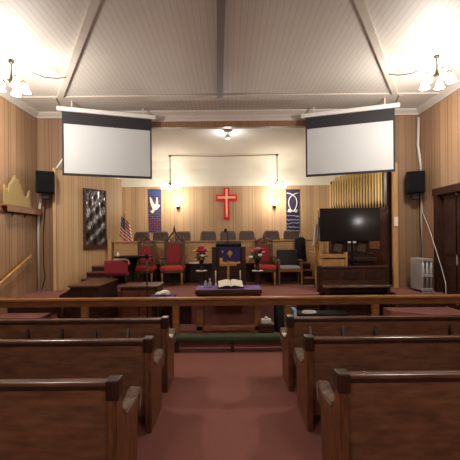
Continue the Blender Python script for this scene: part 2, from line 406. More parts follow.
# ------------------------------------------------------------------ choir chairs
def make_choir_chair():
    t = thing('choir_chair', 'x', 'chair', (0, 0, 0), 0, 'choir chairs behind the pale panel')
    b = MB().box(-.245, .245, .0, .09, .48, .95, .05)
    for v in b.b.verts:
        f = (v.co.z-.48)/.47; v.co.x *= 1.03-.12*f; v.co.z -= .13*(abs(v.co.x)/.245)**3*f; v.co.y -= .07*f
    b.build('backrest', M['grey'], t)
    MB().box(-.235, .235, .02, .5, .38, .48, .03).xf(Matrix.Translation((0, 0, 0))).build('seat', M['grey'], t)
    for sx in (-.215, .215):
        for y in (.05, .46): MB().tube([(sx, y, 0), (sx, y, .4)], .018).build('leg', M['dark'], t)
        MB().tube([(sx*1.15, .03, .45), (sx*1.18, .04, .62), (sx*1.18, .40, .62), (sx*1.12, .44, .42)], .02).build('armrest', M['dark'], t)
    return t
labs = ['grey padded choir chair just right of the striped flag', 'grey padded choir chair under the dove banner, nearer the wall lamp',
        'grey padded choir chair partly behind the tallest throne finial', 'grey padded choir chair directly left of the one under the red cross',
        'grey padded choir chair directly under the red cross', 'grey padded choir chair directly right of the one under the red cross',
        'grey padded choir chair under the right wall lamp', 'grey padded choir chair under the purple loop banner']
proto = make_choir_chair()
# chair's local +y points to its front; turn it to face the nave
for i, (px, la) in enumerate(zip((141, 160, 182.5, 208, 228, 247, 272, 292), labs)):
    p = at(px, 236, 9.95); loc = (p.x, 10.06, 1.19)
    if i == 0: o = proto; o.location = loc; o.rotation_euler = (0, 0, PI); o['label'] = la
    else: o = dup(proto, loc, PI, la)

# ------------------------------------------------------------------ back wall hangings
YB = 10.99
def banner(name, label, px0, px1, mat, loc_y=YB):
    a = at(px0, 190, loc_y); b = at(px1, 232.5, loc_y)
    t = thing(name, label, 'banner', ((a.x+b.x)/2, loc_y, b.z)); w2 = (b.x-a.x)/2; h = a.z-b.z
    MB().box(-w2, w2, -.02, 0, 0, h).build('cloth', mat, t)
    MB().tube([(-w2-.02, -.03, h), (w2+.02, -.03, h)], .012).build('hanging_rod', M['bronze'], t)
    return t, w2, h
tt = NT('woven_blue_banner'); p = tt.obj()
br = tt.n('ShaderNodeTexBrick'); br.inputs['Scale'].default_value = 1.0
br.inputs['Brick Width'].default_value = .16; br.inputs['Row Height'].default_value = .075; br.inputs['Mortar Size'].default_value = .007
br.inputs['Color1'].default_value = srgb('2b2446'); br.inputs['Color2'].default_value = srgb('41294a'); br.inputs['Mortar'].default_value = srgb('6f6878')
cb = tt.n('ShaderNodeCombineXYZ'); sp = tt.n('ShaderNodeSeparateXYZ'); tt.l(p, sp.inputs[0]); tt.l(sp.outputs[0], cb.inputs[0]); tt.l(sp.outputs[2], cb.inputs[1]); tt.l(cb.outputs[0], br.inputs[0])
zn = tt.math('DIVIDE', sp.outputs[2], 1.38)
col = tt.mix(tt.math('MULTIPLY', tt.math('GREATER_THAN', zn, .86), .6), br.outputs[0], srgb('385289'))
rd = tt.math('MULTIPLY', tt.math('LESS_THAN', zn, .3), tt.math('GREATER_THAN', tt.noise(p, 9), .52))
col = tt.mix(tt.math('MULTIPLY', rd, .7), col, srgb('7a2338'))
tt.l(col, tt.b.inputs['Base Color']); tt.b.inputs['Roughness'].default_value = .9
t, w2, h = banner('wall_banner', 'blue and purple woven banner with a white dove', 148.5, 161.5, tt.m)
dv = [(70, 122), (82, 130), (100, 165), (112, 185), (120, 180), (124, 150), (127, 130), (134, 128), (138, 150), (138, 175), (146, 185), (154, 188), (150, 200), (140, 212), (125, 225), (108, 228), (104, 245), (92, 250), (76, 238), (76, 230), (90, 228), (95, 218), (84, 195), (74, 160)]
dove = [((x-112)/50*.2, 1.38*(395-z)/323) for x, z in dv]
MB().prism(dove, 'y', -.035, -.02).build('dove_applique', M['white'], t)
tt = NT('purple_wave_banner'); p = tt.obj()
sp = tt.n('ShaderNodeSeparateXYZ'); tt.l(p, sp.inputs[0])
wv = tt.n('ShaderNodeTexWave', wave_type='BANDS', bands_direction='Z'); wv.inputs['Scale'].default_value = 2.6; wv.inputs['Distortion'].default_value = 5; wv.inputs['Detail Scale'].default_value = 2; tt.l(p, wv.inputs[0])
mk = tt.math('MULTIPLY', tt.math('LESS_THAN', sp.outputs[2], .62), tt.math('GREATER_THAN', wv.outputs['Fac'], .86))
base = tt.ramp(tt.math('DIVIDE', sp.outputs[2], 1.4), [(0, '1b1728'), (.45, '211b33'), (.5, '2e2543'), (1, '3a304f')])
tt.l(tt.mix(mk, base, srgb('8a86a8')), tt.b.inputs['Base Color']); tt.b.inputs['Roughness'].default_value = .9
t, w2, h = banner('wall_banner', 'purple banner with a pale looped ribbon and flowers', 286, 299.5, tt.m)
pts = []
for i in range(41):
    a = -PI*.30+ (2*PI-PI*.6+.75)*i/40 if False else None
for s in (-1, 1):
    pts = [(s*.12, .72), (s*.02, .68), (-s*.07, .74), (-s*.125, .88), (-s*.135, 1.0), (-s*.10, 1.12), (-s*.02, 1.2), (s*.08, 1.255), (s*.19, 1.28)]
    MB().tube([(x, -.03, z) for x, z in pts], .016, 6).build('ribbon', M['white'], t)
for cx in (-.10, .09):
    b = MB()
    for a in range(4):
        ang = a*PI/2+.4; b.ball((cx+.045*math.cos(ang), -.03, .70+.035*math.sin(ang)), .04, 1, (1, .3, .75))
    b.build('flower_applique', M['white'], t)
# red cross
c = at(226.8, 219, YB); ct = at(226.8, 188, YB)
t = thing('wall_cross', 'layered red cross with a pale gold centre on the panelled wall', 'cross', (c.x, YB, c.z)); H = ct.z-c.z; ca = H*.68
MB().prism([(-.095, 0), (.095, 0), (.095, ca-.10), (.34, ca-.10), (.34, ca+.11), (.095, ca+.11), (.095, H), (-.095, H), (-.095, ca+.11), (-.34, ca+.11), (-.34, ca-.10), (-.095, ca-.10)], 'y', -.05, 0).build('red_base', M['redpaint'], t)
MB().prism([(-.03, .06), (.03, .06), (.03, ca-.025), (.29, ca-.025), (.29, ca+.04), (.035, ca+.04), (.035, H-.04), (-.035, H-.04), (-.035, ca+.04), (-.29, ca+.04), (-.29, ca-.025), (-.035, ca-.025)], 'y', -.08, -.05).build('gold_centre', M['pinkgold'], t)
# sconces
def make_sconce():
    t = thing('wall_sconce', 'glowing wall lamp between the dove banner and the red cross', 'wall lamp', (0, 0, 0), 0, 'wall lamps either side of the cross')
    MB().lathe([(.05, 0), (.06, .01), (.05, .03), (.02, .035)], (0, 0, 0), 12).xf(Matrix.Rotation(PI/2, 4, 'X')).build('wall_plate', M['bronze'], t)
    MB().tube([(0, 0, -.0), (0, -.07, -.03), (0, -.10, -.07), (0, -.10, .0)], .012).lathe([(.0, -.1), (.035, -.07), (.045, -.02), (.06, .0)], (0, -.10, 0), 12).build('bracket', M['bronze'], t)
    MB().ball((0, -.10, .075), .075, 2).build('globe', M['globe'], t)
    return t
sc = make_sconce(); p = at(178, 207, YB); sc.location = (p.x, YB, p.z)
p = at(274.3, 206, YB); s2 = dup(sc, (p.x, YB, p.z), 0, 'glowing wall lamp between the red cross and the purple loop banner')
for s_ in (sc, s2): lamp_in(s_, (0, -.22, .1), 2.2, (1, .80, .5), .07)

# ------------------------------------------------------------------ chandeliers
def make_chandelier(label, drop, sc, n=5):
    "origin at the centre of the hub; drop = length of the rod up to the ceiling hook"
    t = thing('chandelier', label, 'chandelier', (0, 0, 0), 0)
    MB().lathe([(.0, drop), (.06*sc, drop-.005), (.055*sc, drop-.03), (.015, drop-.05)], (0, 0, 0), 14).build('ceiling_hook', M['bronze'], t)
    MB().tube([(0, 0, drop-.03), (0, 0, .0)], .012).build('rod', M['bronze'], t)
    MB().lathe([(.0, -.12*sc), (.03*sc, -.1*sc), (.05*sc, -.04*sc), (.03*sc, .02), (.02*sc, .10*sc)], (0, 0, 0), 14).build('hub', M['bronze'], t)
    for i in range(n):
        a = 2*PI*i/n+.55; d = Vector((math.cos(a), math.sin(a), 0))
        r = .26*sc
        arm = MB().tube([d*.02, d*r*.45+Vector((0, 0, -.06*sc)), d*r*.85+Vector((0, 0, .03*sc)), d*r+Vector((0, 0, .0)), d*r+Vector((0, 0, -.05*sc))], .012*sc, 6).build('arm', M['bronze'], t)
        c = d*r
        MB().lathe([(.025*sc, -.03*sc), (.045*sc, -.07*sc), (.06*sc, -.12*sc), (.085*sc, -.18*sc), (.105*sc, -.21*sc), (.10*sc, -.21*sc), (.055*sc, -.12*sc), (.02*sc, -.05*sc)], c, 14).build('glass_shade', M['shade'], arm)
    return t
ch = make_chandelier('glass shaded chandelier hanging by the left wall near the ceiling', .31, .78)
ch.location = (-3.56, 5.6, 4.52)
ch2 = dup(ch, (3.45, 5.6, 4.55), .3, 'glass shaded chandelier hanging by the right wall near the ceiling')
for o in (ch, ch2): o['group'] = 'chandeliers in the nave'
al = make_chandelier('glass shaded chandelier hanging in front of the left wall lamp', .84, .78)
p1 = at(170, 160, 10.3); z1 = at(170, 187, 10.3).z
HZ = 4.40
def aloc(px): return Vector((at(px, 160, 10.3).x, 10.3, 0))
al.location = (aloc(170).x, 10.3, HZ-.84)
al2 = dup(al, (aloc(277).x, 10.3, HZ-.84), .4, 'glass shaded chandelier hanging in front of the right wall lamp')
for o in (al, al2): o['group'] = 'chandeliers in the alcove'
for o in (ch, ch2): lamp_in(o, (0, 0, -.36), NAVE_P, WARM, .16)
for o in (al, al2): lamp_in(o, (0, 0, -.34), ALC_P, (1, .94, .86), .14)
tag(MB().tube([(aloc(170).x, 10.26, HZ-.02), (-.2, 10.26, HZ-.05), (aloc(277).x, 10.26, HZ-.02)], .011, 6).build('ceiling_cable', M['bronze']), 'thin dark cable strung between the two alcove chandeliers', 'cable')
for sgn, side in ((-1, 'left'), (1, 'right')):
    a = Vector((sgn*3.5, 5.6, 4.83)); b = Vector((sgn*2.85, 6.15, 4.83)); m = (a+b)/2+Vector((0, 0, -.14))
    pts = [a.lerp(m, .0), a.lerp(m, .5)+Vector((0, 0, -.03)), m, m.lerp(b, .5)+Vector((0, 0, -.03)), b]
    tag(MB().tube(pts, .008, 6).build('swag_cord', M['bronze']), 'looped cord on the ceiling feeding the %s nave chandelier' % side, 'cord')
# spot lamp
p = at(227.8, 134, 8.45)
t = thing('spot_lamp', 'small white spot lamp under the alcove ceiling above the cross', 'lamp', (p.x, 8.45, 4.55))
MB().lathe([(.0, .0), (.10, -.0), (.09, -.03), (.03, -.04)], (0, 0, 0), 14).build('canopy', M['whitemetal'], t)
MB().tube([(0, 0, -.03), (0, 0, -.10)], .014).build('stem', M['whitemetal'], t)
MB().lathe([(.03, -.09), (.055, -.11), (.06, -.19), (.045, -.2)], (0, 0, 0), 14).build('lamp_head', M['whitemetal'], t)
MB().lathe([(.0, -.212), (.035, -.21), (.045, -.2)], (0, 0, 0), 12).build('lamp_face', M['spotface'], t)
lamp_in(t, (0, .05, -.27), 9, (.85, .9, 1), .05)

# ------------------------------------------------------------------ projection screens
def screen(label, sgn):
    Yl, Yr = 7.2, 7.76
    if sgn < 0: a = at(62.5, 178, Yl); b = at(152, 179.5, Yr)
    else: a = at(306, 177.8, Yr); b = at(395.3, 174, Yl)
    c = (a+b)/2; d = Vector((b.x-a.x, b.y-a.y)); wd = d.length; ang = math.atan2(d.y, d.x)
    zb = (a.z+b.z)/2; zt = 4.60; zb += .035; H = zt-zb
    t = thing('projection_screen', label, 'projection screen', (c.x, c.y, zb), ang, 'electric projection screens under the ceiling')
    w2 = wd/2
    MB().box(-w2-.10, w2+.10, -.05, .07, H, H+.095, .025).build('roller_case', M['case'], t)
    MB().box(-w2, w2, -.004, .004, H-.26, H).build('black_drop', M['blackfab'], t)
    MB().box(-w2+.035, w2-.035, -.006, .002, .05, H-.26).build('viewing_surface', M['screen'], t)
    MB().box(-w2, -w2+.035, -.006, .004, .05, H-.26).build('black_border', M['blackfab'], t)
    MB().box(w2-.035, w2, -.006, .004, .05, H-.26).build('black_border', M['blackfab'], t)
    MB().box(-w2, w2, -.015, .015, .0, .05, .006).build('weight_bar', M['blackfab'], t)
    for x in (-w2*.8, w2*.8): MB().box(x-.015, x+.015, .03, .06, H+.09, CZ-zb).build('ceiling_bracket', M['rib'], t)
    return t
screen('pulled down grey projection screen hung at the left of the arch', -1)
screen('pulled down grey projection screen hung at the right of the arch', 1)

# ------------------------------------------------------------------ left wall things
t = thing('wall_shelf', 'brown wooden shelf with hooks on the left wall', 'shelf', (-W, 7.3, 2.47))
MB().box(0, .16, -.62, .62, .09, .12, .006).box(.14, .16, -.62, .62, -.02, .09, .004).build('shelf_board', M['shelf'], t)
MB().box(0, .03, -.62, .62, -.03, .09).build('back_board', M['shelf'], t)
for y in (-.30, .12): MB().tube([(.03, y, .06), (.07, y, .0), (.05, y, -.08), (.03, y, -.1)], .012).build('hook', M['blackmetal'], t)
cut = [(30, 245), (34, 105), (42, 150), (52, 140), (62, 180), (75, 100), (82, 112), (90, 85), (96, 98), (102, 58), (108, 78), (116, 40), (122, 72), (128, 62), (136, 90), (141, 76), (150, 125), (158, 112), (167, 165), (172, 160), (180, 205), (188, 200), (192, 225), (203, 205), (208, 222), (216, 195), (225, 160), (232, 280)]
poly = []
for px, py in cut:
    x, y = px/7.67, 170+py/7.67; Y = 4.42*F/(229-x); p = at(x, y, Y); poly.append((Y, max(p.z, 2.592)))
poly[0] = (poly[0][0], 2.592); poly[-1] = (poly[-1][0], 2.592)
tag(MB().prism(poly, 'x', -4.44, -4.40).build('gold_cutout', M['goldfoil']), 'jagged gold cutout standing on the left wall shelf', 'decoration')
t = thing('handrail', 'slanted orange wood handrail on the left wall', 'handrail', (-W, 6.1, .83))
MB().tube([(.08, 0, 0), (.08, 1.48, .70)], .028, 10).build('rail', M['orangewood'], t)
for f in (.3, .85): MB().tube([(.08, 1.48*f, .7*f), (.04, 1.48*f, .7*f-.05), (0, 1.48*f, .7*f-.05)], .01).build('rail_bracket', M['blackmetal'], t)
# notice case on the left wing
a = at(84.5, 219, 8.62); 
d2 = (A1-A0).normalized(); n2 = Vector((d2.y, -d2.x)); ca_ = A0+d2*1.06+n2*.005
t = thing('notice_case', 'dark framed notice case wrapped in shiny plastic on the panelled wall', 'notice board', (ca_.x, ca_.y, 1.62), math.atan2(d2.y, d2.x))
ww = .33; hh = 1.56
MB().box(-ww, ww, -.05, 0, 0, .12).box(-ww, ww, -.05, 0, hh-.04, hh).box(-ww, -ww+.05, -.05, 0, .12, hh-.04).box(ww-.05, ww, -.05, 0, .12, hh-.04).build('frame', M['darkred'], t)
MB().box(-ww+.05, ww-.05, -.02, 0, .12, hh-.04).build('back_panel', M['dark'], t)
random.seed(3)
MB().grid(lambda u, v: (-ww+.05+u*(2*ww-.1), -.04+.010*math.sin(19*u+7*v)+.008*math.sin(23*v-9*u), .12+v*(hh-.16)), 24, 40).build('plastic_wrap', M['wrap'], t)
# loudspeakers
def make_speaker(label):
    t = thing('loudspeaker', label, 'loudspeaker', (0, 0, 0), 0, 'wall loudspeakers beside the arch')
    MB().box(-.185, .185, -.14, .14, 0, .48, .015).build('cabinet', M['black'], t)
    MB().box(-.165, .165, -.15, -.138, .02, .46, .006).build('grille', plain('speaker_grille', '070708', .8, spec=.15), t)
    MB().box(-.07, .07, -.02, .10, -.14, 0, .01).build('wall_bracket', M['blackmetal'], t)
    MB().box(-.05, .05, .10, .20, -.12, .10).build('bracket_plate', M['blackmetal'], t)
    return t
p = at(45.5, 193, 7.72); sp1 = make_speaker('black loudspeaker above the white pipe in the left corner'); sp1.location = (p.x, 7.72, p.z); sp1.rotation_euler = (0, 0, .42)
p = at(415.5, 193, 7.72); sp2 = dup(sp1, (p.x, 7.72, p.z), -.42, 'black loudspeaker above the grey radiator at the right corner')
# conduits
p = at(39, 290, 7.95); z1 = at(40, 212, 7.95).z; zs = at(42, 197, 7.9)
t = tag(MB().tube([(p.x, 7.95, PZ), (p.x, 7.95, z1-.15), (p.x+.02, 7.95, z1), (zs.x-.02, 7.9, zs.z)], .028, 8).build('wall_pipe', M['whitemetal']), 'pale thin pipe rising up the left corner to the loudspeaker', 'pipe')
tag(MB().tube([(zs.x+.05, 7.94, zs.z-.1), (p.x+.10, 7.97, 2.0), (p.x+.10, 7.97, 1.3), (p.x+.13, 7.97, 1.0), (p.x+.06, 7.97, .72)], .009, 6).build('speaker_cable', M['black']), 'thin dark cable hanging beside the left corner pipe', 'cable')
pr = at(421.5, 258, 7.95)
tag(MB().tube([(W-.04, 7.95, 4.66), (W-.06, 7.95, 4.0), (pr.x+.02, 7.95, 3.4), (pr.x+.0, 7.95, 1.0)], .03, 8).build('wall_pipe', M['whitemetal']), 'pale thin pipe running down the right corner behind the radiator', 'pipe')
a_, b_, c_, d_ = at(423, 192, 7.9), at(432, 230, 7.8), at(436, 255, 7.65), at(448, 285, 7.1)
def onwall(p): return (min(p.x, W-.03), p.y, p.z)
tag(MB().tube([onwall(a_), onwall(at(427, 212, 7.85)), onwall(at(431, 228, 7.6)), onwall(at(436, 250, 7.2)), (W-.05, 7.10, 1.15), (W-.08, 6.95, .9), (W-.1, 6.9, .5)], .008, 6).build('speaker_cable', M['whitemetal']), 'pale cable trailing from the right loudspeaker past the dark door', 'cable')
tag(MB().tube([onwall(at(420, 192, 7.97)), onwall(at(425, 222, 7.95)), onwall(at(427, 246, 7.9)), (W-.04, 7.9, 1.3)], .009, 6).build('speaker_cable', M['black']), 'thin dark cable hanging close behind the pale trailing cable', 'cable')
# radiator
ztop = at(422, 258.5, 7.15).z; H = ztop-PZ
t = thing('radiator', 'grey cast iron radiator standing under the right loudspeaker by the dark door', 'radiator', (4.06, 7.14, PZ))
for i in range(6):
    y = .04+i*.085; b = MB()
    for xx in (.03, .115, .20): b.tube([(xx, y, .06), (xx, y, H-.03)], .026, 8)
    for z in (.07, H*.49, H-.035): b.box(.005, .225, y-.034, y+.034, z-.028, z+.028, .012)
    b.build('section', M['steel'], t)
MB().box(.0, .012, .02, .48, .05, H-.02).build('side_cover', M['steel'], t)
for y in (.04, .46): MB().box(.02, .21, y-.02, y+.02, 0, .05, .006).build('foot', M['steel'], t)
p = at(395.5, 221.5, 7.93)
t = thing('wall_notice', 'small white framed notice on the pale post', 'notice', (p.x, 7.93, p.z))
MB().box(-.06, .06, -.02, 0, -.12, .12, .004).build('frame', M['post'], t); MB().box(-.045, .045, -.024, -.02, -.105, .105).build('notice_sheet', M['paper'], t)

# ------------------------------------------------------------------ organ
t = thing('organ_pipes', 'row of gilded organ pipes in a dark wood case behind the television', 'organ', (0, 0, PZ))
B0, B1 = Vector((3.89, 8.27)), Vector((2.90, 9.56)); dd = (B1-B0).normalized(); nn = Vector((-dd.y, dd.x))
if nn.y > 0: nn = -nn
def pp(s, off=0): q = B0+dd*s+nn*off; return q
Lr = (B1-B0).length; N = 21
b = MB(); q = [tuple(pp(0, .04)), tuple(pp(Lr, .04)), tuple(pp(Lr, .16)), tuple(pp(0, .16))]
MB().prism(q, 'z', 0, 1.84).build('lower_case', M['darkred'], t)
MB().prism([tuple(pp(-.02, .02)), tuple(pp(Lr+.02, .02)), tuple(pp(Lr+.02, .2)), tuple(pp(-.02, .2))], 'z', 1.84, 1.9).build('case_shelf', M['darkred'], t)
for i in range(4):
    s = .15+i*(Lr-.3)/4
    MB().prism([tuple(pp(s, .16)), tuple(pp(s+.26, .16)), tuple(pp(s+.26, .175)), tuple(pp(s, .175))], 'z', .9, 1.7).build('case_panel', M['mid'], t)
MB().prism([tuple(pp(0, .03)), tuple(pp(Lr, .03)), tuple(pp(Lr, .06)), tuple(pp(0, .06))], 'z', 1.9, 2.75).build('case_back', M['dark'], t)
for i in range(N):
    s = .04+(Lr-.08)*i/(N-1); c = pp(s, .10); r = .027
    f = 1-i/(N-1); top = 2.86 - (0 if f > .18 else (.18-f)**2*6)
    mouth = 2.05+.12*(.5-abs(.5-(i % 7)/6))
    MB().lathe([(.008, 1.9), (r, mouth), (r, top)], (c.x, c.y, 0), 8).build('organ_pipe', M['pipe'], t)
MB().prism([tuple(pp(-.07, .03)), tuple(pp(-.0, .03)), tuple(pp(0, .16)), tuple(pp(-.07, .16))], 'z', 0, 2.95).build('corner_column', M['dark'], t)
MB().tube([(pp(-.03, .20).x, pp(-.03, .20).y, 1.95), (pp(-.03, .2).x, pp(-.03, .2).y, 2.95)], .03).build('column_glint', M['steel'], t)  # silver reflection on the corner column, shaped as a steel tube
# organ screen wall in front
x0, x1 = at(319, 270, 7.45).x, at(386.5, 270, 7.45).x
t = thing('organ_rail', 'low dark wood panel fencing the organ under the television', 'partition', ((x0+x1)/2, 7.45, .11)); w2 = (x1-x0)/2; H = 1.24-.11
MB().box(-w2, w2, -.03, .03, 0, H-.04).build('panel_board', M['darkred'], t)
MB().box(-w2-.03, w2+.03, -.06, .06, H-.04, H, .01).build('cap_rail', M['darkred'], t)
for i in range(3):
    xx = -w2+.06+i*(2*w2-.06)/3; MB().box(xx, xx+(2*w2)/3-.1, -.045, -.03, .85, H-.08, .008).build('raised_panel', M['dark'], t)
for xx in (-w2, w2): MB().box(xx-.04, xx+.04, -.05, .05, 0, H+.02, .006).build('end_post', M['dark'], t)
t = thing('organ_bench', 'long dark bench with a paler glossy top against the low organ panel', 'bench', ((x0+x1)/2, 7.22, .11))
MB().box(-w2+.02, w2-.02, -.11, .12, .70, .745, .012).build('bench_top', wood('glossy_bench_wood', '4a3a31', '6f5c50', (1, 6, 6), .18, .8), t)  # greyer, paler wood than the legs, with low roughness
for xx in (-w2+.1, w2-.1):
    MB().box(xx-.03, xx+.03, -.09, .10, 0, .70).build('leg', M['dark'], t)
MB().box(-w2+.1, w2-.1, .06, .09, .40, .70).build('apron', M['dark'], t)
# television on stand
p0, p1 = at(320.3, 241.3, 7.9), at(379, 208, 7.9)
cx = (p0.x+p1.x)/2; wv_ = (p1.x-p0.x)/2; z0 = (p0.z+at(379, 241.3, 7.9).z)/2; z1 = z0+.77
t = thing('television', 'large black flat television on a pole stand in front of the organ pipes', 'television', (cx, 7.9, PZ), -.02)
MB().box(-wv_, wv_, -.02, .04, z0-PZ, z1-PZ, .008).build('bezel', M['black'], t)
MB().box(-wv_+.02, wv_-.02, -.026, -.02, z0-PZ+.03, z1-PZ-.02).build('screen_glass', M['tv'], t)
for xx in (-.07, .07): MB().box(xx-.022, xx+.022, .04, .08, .05, z0-PZ+.4).build('stand_pole', M['blackmetal'], t)
MB().box(-.16, .16, .03, .12, .62, .68, .01).build('stand_shelf', M['blackmetal'], t)
MB().box(-.3, .3, -.06, .12, 0, .05, .01).build('stand_base', M['blackmetal'], t)
for xx in (-.02, .10): MB().box(xx-.035, xx+.035, -.03, .03, z0-PZ-.04, z0-PZ).build('indicator_box', M['whitemetal'], t)
# wooden chair behind the organ panel
p0 = at(319.5, 268, 7.56); p1 = at(346, 268, 7.56)
t = thing('wooden_chair', 'pale wooden open back chair beneath the television', 'chair', ((p0.x+p1.x)/2, 7.56, PZ)); w2 = (p1.x-p0.x)/2
for sx in (-1, 1):
    MB().box(sx*w2-.03, sx*w2+.03, -.03, .03, 0, .90 if sx < 0 else .86, .006).build('back_post', M['oak'], t)
    MB().box(sx*w2-.025, sx*w2+.025, .14, .19, 0, .42).build('front_leg', M['oak'], t)
MB().box(-w2, w2, -.02, .02, .74, .82, .006).build('top_rail', M['oak'], t)
MB().box(-w2, w2, -.012, .012, .45, .70).build('back_panel', M['oak'], t)
MB().box(-w2, w2, -.02, .19, .42, .46, .006).build('seat', M['oak'], t)
# organ console with music rack behind the chair
pc = at(352, 248, 8.15)
t = thing('organ_console', 'dark organ console with an open music rack behind the television stand', 'organ console', (pc.x+.05, 8.3, PZ))
MB().box(-.62, .5, -.1, .15, 0, .80, .02).build('console_body', M['dark'], t)
MB().box(-.62, .5, -.24, -.1, .62, .70, .01).build('keyboard_shelf', M['dark'], t)
MB().box(-.5, .4, .0, .03, .80, 1.10).build('music_rack', M['darkred'], t)
for x, r in ((-.36, .2), (-.02, -.1), (.22, .15)):
    o = MB().box(-.10, .10, -.006, 0, 0, .20); o.xf(Matrix.Translation((x, -.01, .84)) @ Matrix.Rotation(r, 4, 'Y')).build('sheet_music', plain('sheet', '7d756a', .8), t)
# white flag beside the television
pf = at(317.5, 252, 8.35)
def white_flag_mat():
    t = NT('white_flag'); uv = t.n('ShaderNodeUVMap').outputs[0]; s = t.n('ShaderNodeSeparateXYZ'); t.l(uv, s.inputs[0])
    m = t.math('MULTIPLY', t.math('LESS_THAN', s.outputs[0], .36), t.math('GREATER_THAN', s.outputs[1], .5))
    t.l(t.mix(m, srgb('c9c2b4'), srgb('1c2238')), t.b.inputs['Base Color']); t.b.inputs['Roughness'].default_value = .9; return t.m
def us_flag_mat():
    t = NT('striped_flag'); uv = t.n('ShaderNodeUVMap').outputs[0]; s = t.n('ShaderNodeSeparateXYZ'); t.l(uv, s.inputs[0])
    st = t.math('MODULO', t.math('FLOOR', t.math('MULTIPLY', s.outputs[1], 12.999)), 2.0)
    col = t.mix(st, srgb('b3102a'), srgb('e2d8cc'))
    ct = t.math('MULTIPLY', t.math('LESS_THAN', s.outputs[0], .40), t.math('GREATER_THAN', s.outputs[1], 6/13))
    cx = t.math('SUBTRACT', t.math('FRACT', t.math('MULTIPLY', s.outputs[0], 15.0)), .5); cy = t.math('SUBTRACT', t.math('FRACT', t.math('MULTIPLY', s.outputs[1], 16.7)), .5)
    star = t.math('LESS_THAN', t.math('ADD', t.math('MULTIPLY', cx, cx), t.math('MULTIPLY', cy, cy)), .05)
    col = t.mix(ct, col, t.mix(star, srgb('27305a'), srgb('c8c8d0')))
    t.l(col, t.b.inputs['Base Color']); t.b.inputs['Roughness'].default_value = .9; return t.m
def flag(name, label, loc, top, mat, hoist, fall, out, sgn, rp):
    t = thing(name, label, 'flag', loc)
    MB().lathe([(.12, 0), (.12, .03), (.05, .06), (.02, .1)], (0, 0, 0), 16).build('floor_stand', M['brass'], t)
    MB().tube([(0, 0, .05), (0, 0, top-.08)], .014).build('pole', M['oak'], t)
    MB().lathe([(.004, top), (.028, top-.05), (.02, top-.09), (.012, top-.10)], (0, 0, 0), 10).build('finial', M['gold'], t)
    def f(u, v):
        fold = math.sin(u*15+v*2)
        wdt = out*(.6+.4*(1-v))
        x = sgn*(.015+wdt*(u-rp)+.012*fold*(1-.3*v))
        z = top-.12-(1-v)*hoist-fall*u**.9*(1-.15*v)
        return (x, -.03-.045*fold*u-.02*u, z)
    o = MB().grid(f, 26, 26).build('flag_cloth', mat, t)
    return t
p = at(124.5, 240, 9.5); top = at(124.5, 210.5, 9.5).z
flag('flag_on_pole', 'striped red and white flag with starred blue corner on a pole', (p.x, 9.52, 1.19), top-1.19, us_flag_mat(), .58, .30, .40, 1, .38)
p = at(318.5, 240, 8.12); top = at(318, 208, 8.12).z
flag('flag_on_pole', 'white flag with dark corner on a pole at the television edge', (p.x, 8.12, PZ), top-PZ, white_flag_mat(), .40, .40, .26, -1, .45)

# ------------------------------------------------------------------ thrones
def throne(label, x, y, sw, backtop, crest, group='carved red velvet chairs on the platform', mat_back=None):
    t = thing('throne_chair', label, 'chair', (x, y, PZ), 0, group)
    h = sw/2; mb_ = mat_back or M['redback']
    cu = MB().box(-h, h, -.27, .24, .39, .50, .04).build('seat_cushion', M['redv'], t)
    MB().box(-h+.02, h-.02, -.25, .24, .33, .40, .01).build('seat_frame', M['carved'], t)
    for sx in (-1, 1):
        MB().lathe([(.018, 0), (.03, .04), (.018, .10), (.026, .2), (.032, .33)], (sx*(h-.05), -.22, 0), 10).build('leg', M['oak'], t)
        MB().tube([(sx*(h-.05), .25, 0), (sx*(h-.05), .22, .35)], .025).build('leg', M['carved'], t)
        MB().box(sx*(h-.06)-.03, sx*(h-.06)+.03, .20, .26, .35, backtop+.06, .008).lathe([(.03, 0), (.04, .03), (.02, .07), (.004, .14)], (sx*(h-.06), .23, backtop+.06), 8).build('back_post', M['carved'], t)
        MB().tube([(sx*(h-.03), .22, .70), (sx*(h+.0), .0, .69), (sx*(h+.0), -.18, .66), (sx*(h-.02), -.22, .58), (sx*(h-.05), -.21, .42)], .022).build('armrest', M['carved'], t)
        MB().box(sx*h-.03, sx*h+.03, -.16, .06, .69, .72, .012).build('arm_pad', M['redback'], t)
    MB().box(-h+.08, h-.08, .20, .255, .50, backtop, .01).build('back_frame', M['carved'], t)
    MB().prism([(-h+.13, .56), (h-.13, .56), (h-.13, backtop-.10), (h-.19, backtop-.04), (0, backtop-.01), (-h+.19, backtop-.04), (-h+.13, backtop-.10)], 'y', .17, .21, .012).build('back_cushion', mb_, t)
    g = MB().tube([(-h+.06, .23, backtop+.02), (-h*.5, .23, backtop+.13), (0, .23, crest-.14)], .022).tube([(h-.06, .23, backtop+.02), (h*.5, .23, backtop+.13), (0, .23, crest-.14)], .022)
    g.tube([(-h+.06, .23, backtop), (h-.06, .23, backtop)], .025)
    for cxx, cz, r in ((0, backtop+.09, .075), (-h*.45, backtop+.06, .045), (h*.45, backtop+.06, .045), (0, backtop+.09, .035), (0, crest-.24, .035)):
        g.tube([(cxx+r*math.cos(a*PI/6), .23, cz+r*math.sin(a*PI/6)) for a in range(12)], .014, 6, True)
    g.lathe([(.02, 0), (.035, .04), (.03, .08), (.012, .15), (.003, .17)], (0, .23, crest-.17), 10).build('carved_crest', M['carved'], t)
    return t
p = at(145, 284, 8.76); throne('carved throne chair with red velvet at the far left of the platform', p.x, 8.76, .54, 1.02, 1.36)
p = at(173.4, 284, 8.76); throne('tallest carved red throne chair left of the pulpit', p.x, 8.76, .60, 1.08, 1.55)
p = at(265, 284, 8.76); throne('carved red throne chair right of the pulpit behind the flowers', p.x, 8.76, .54, 1.02, 1.33)
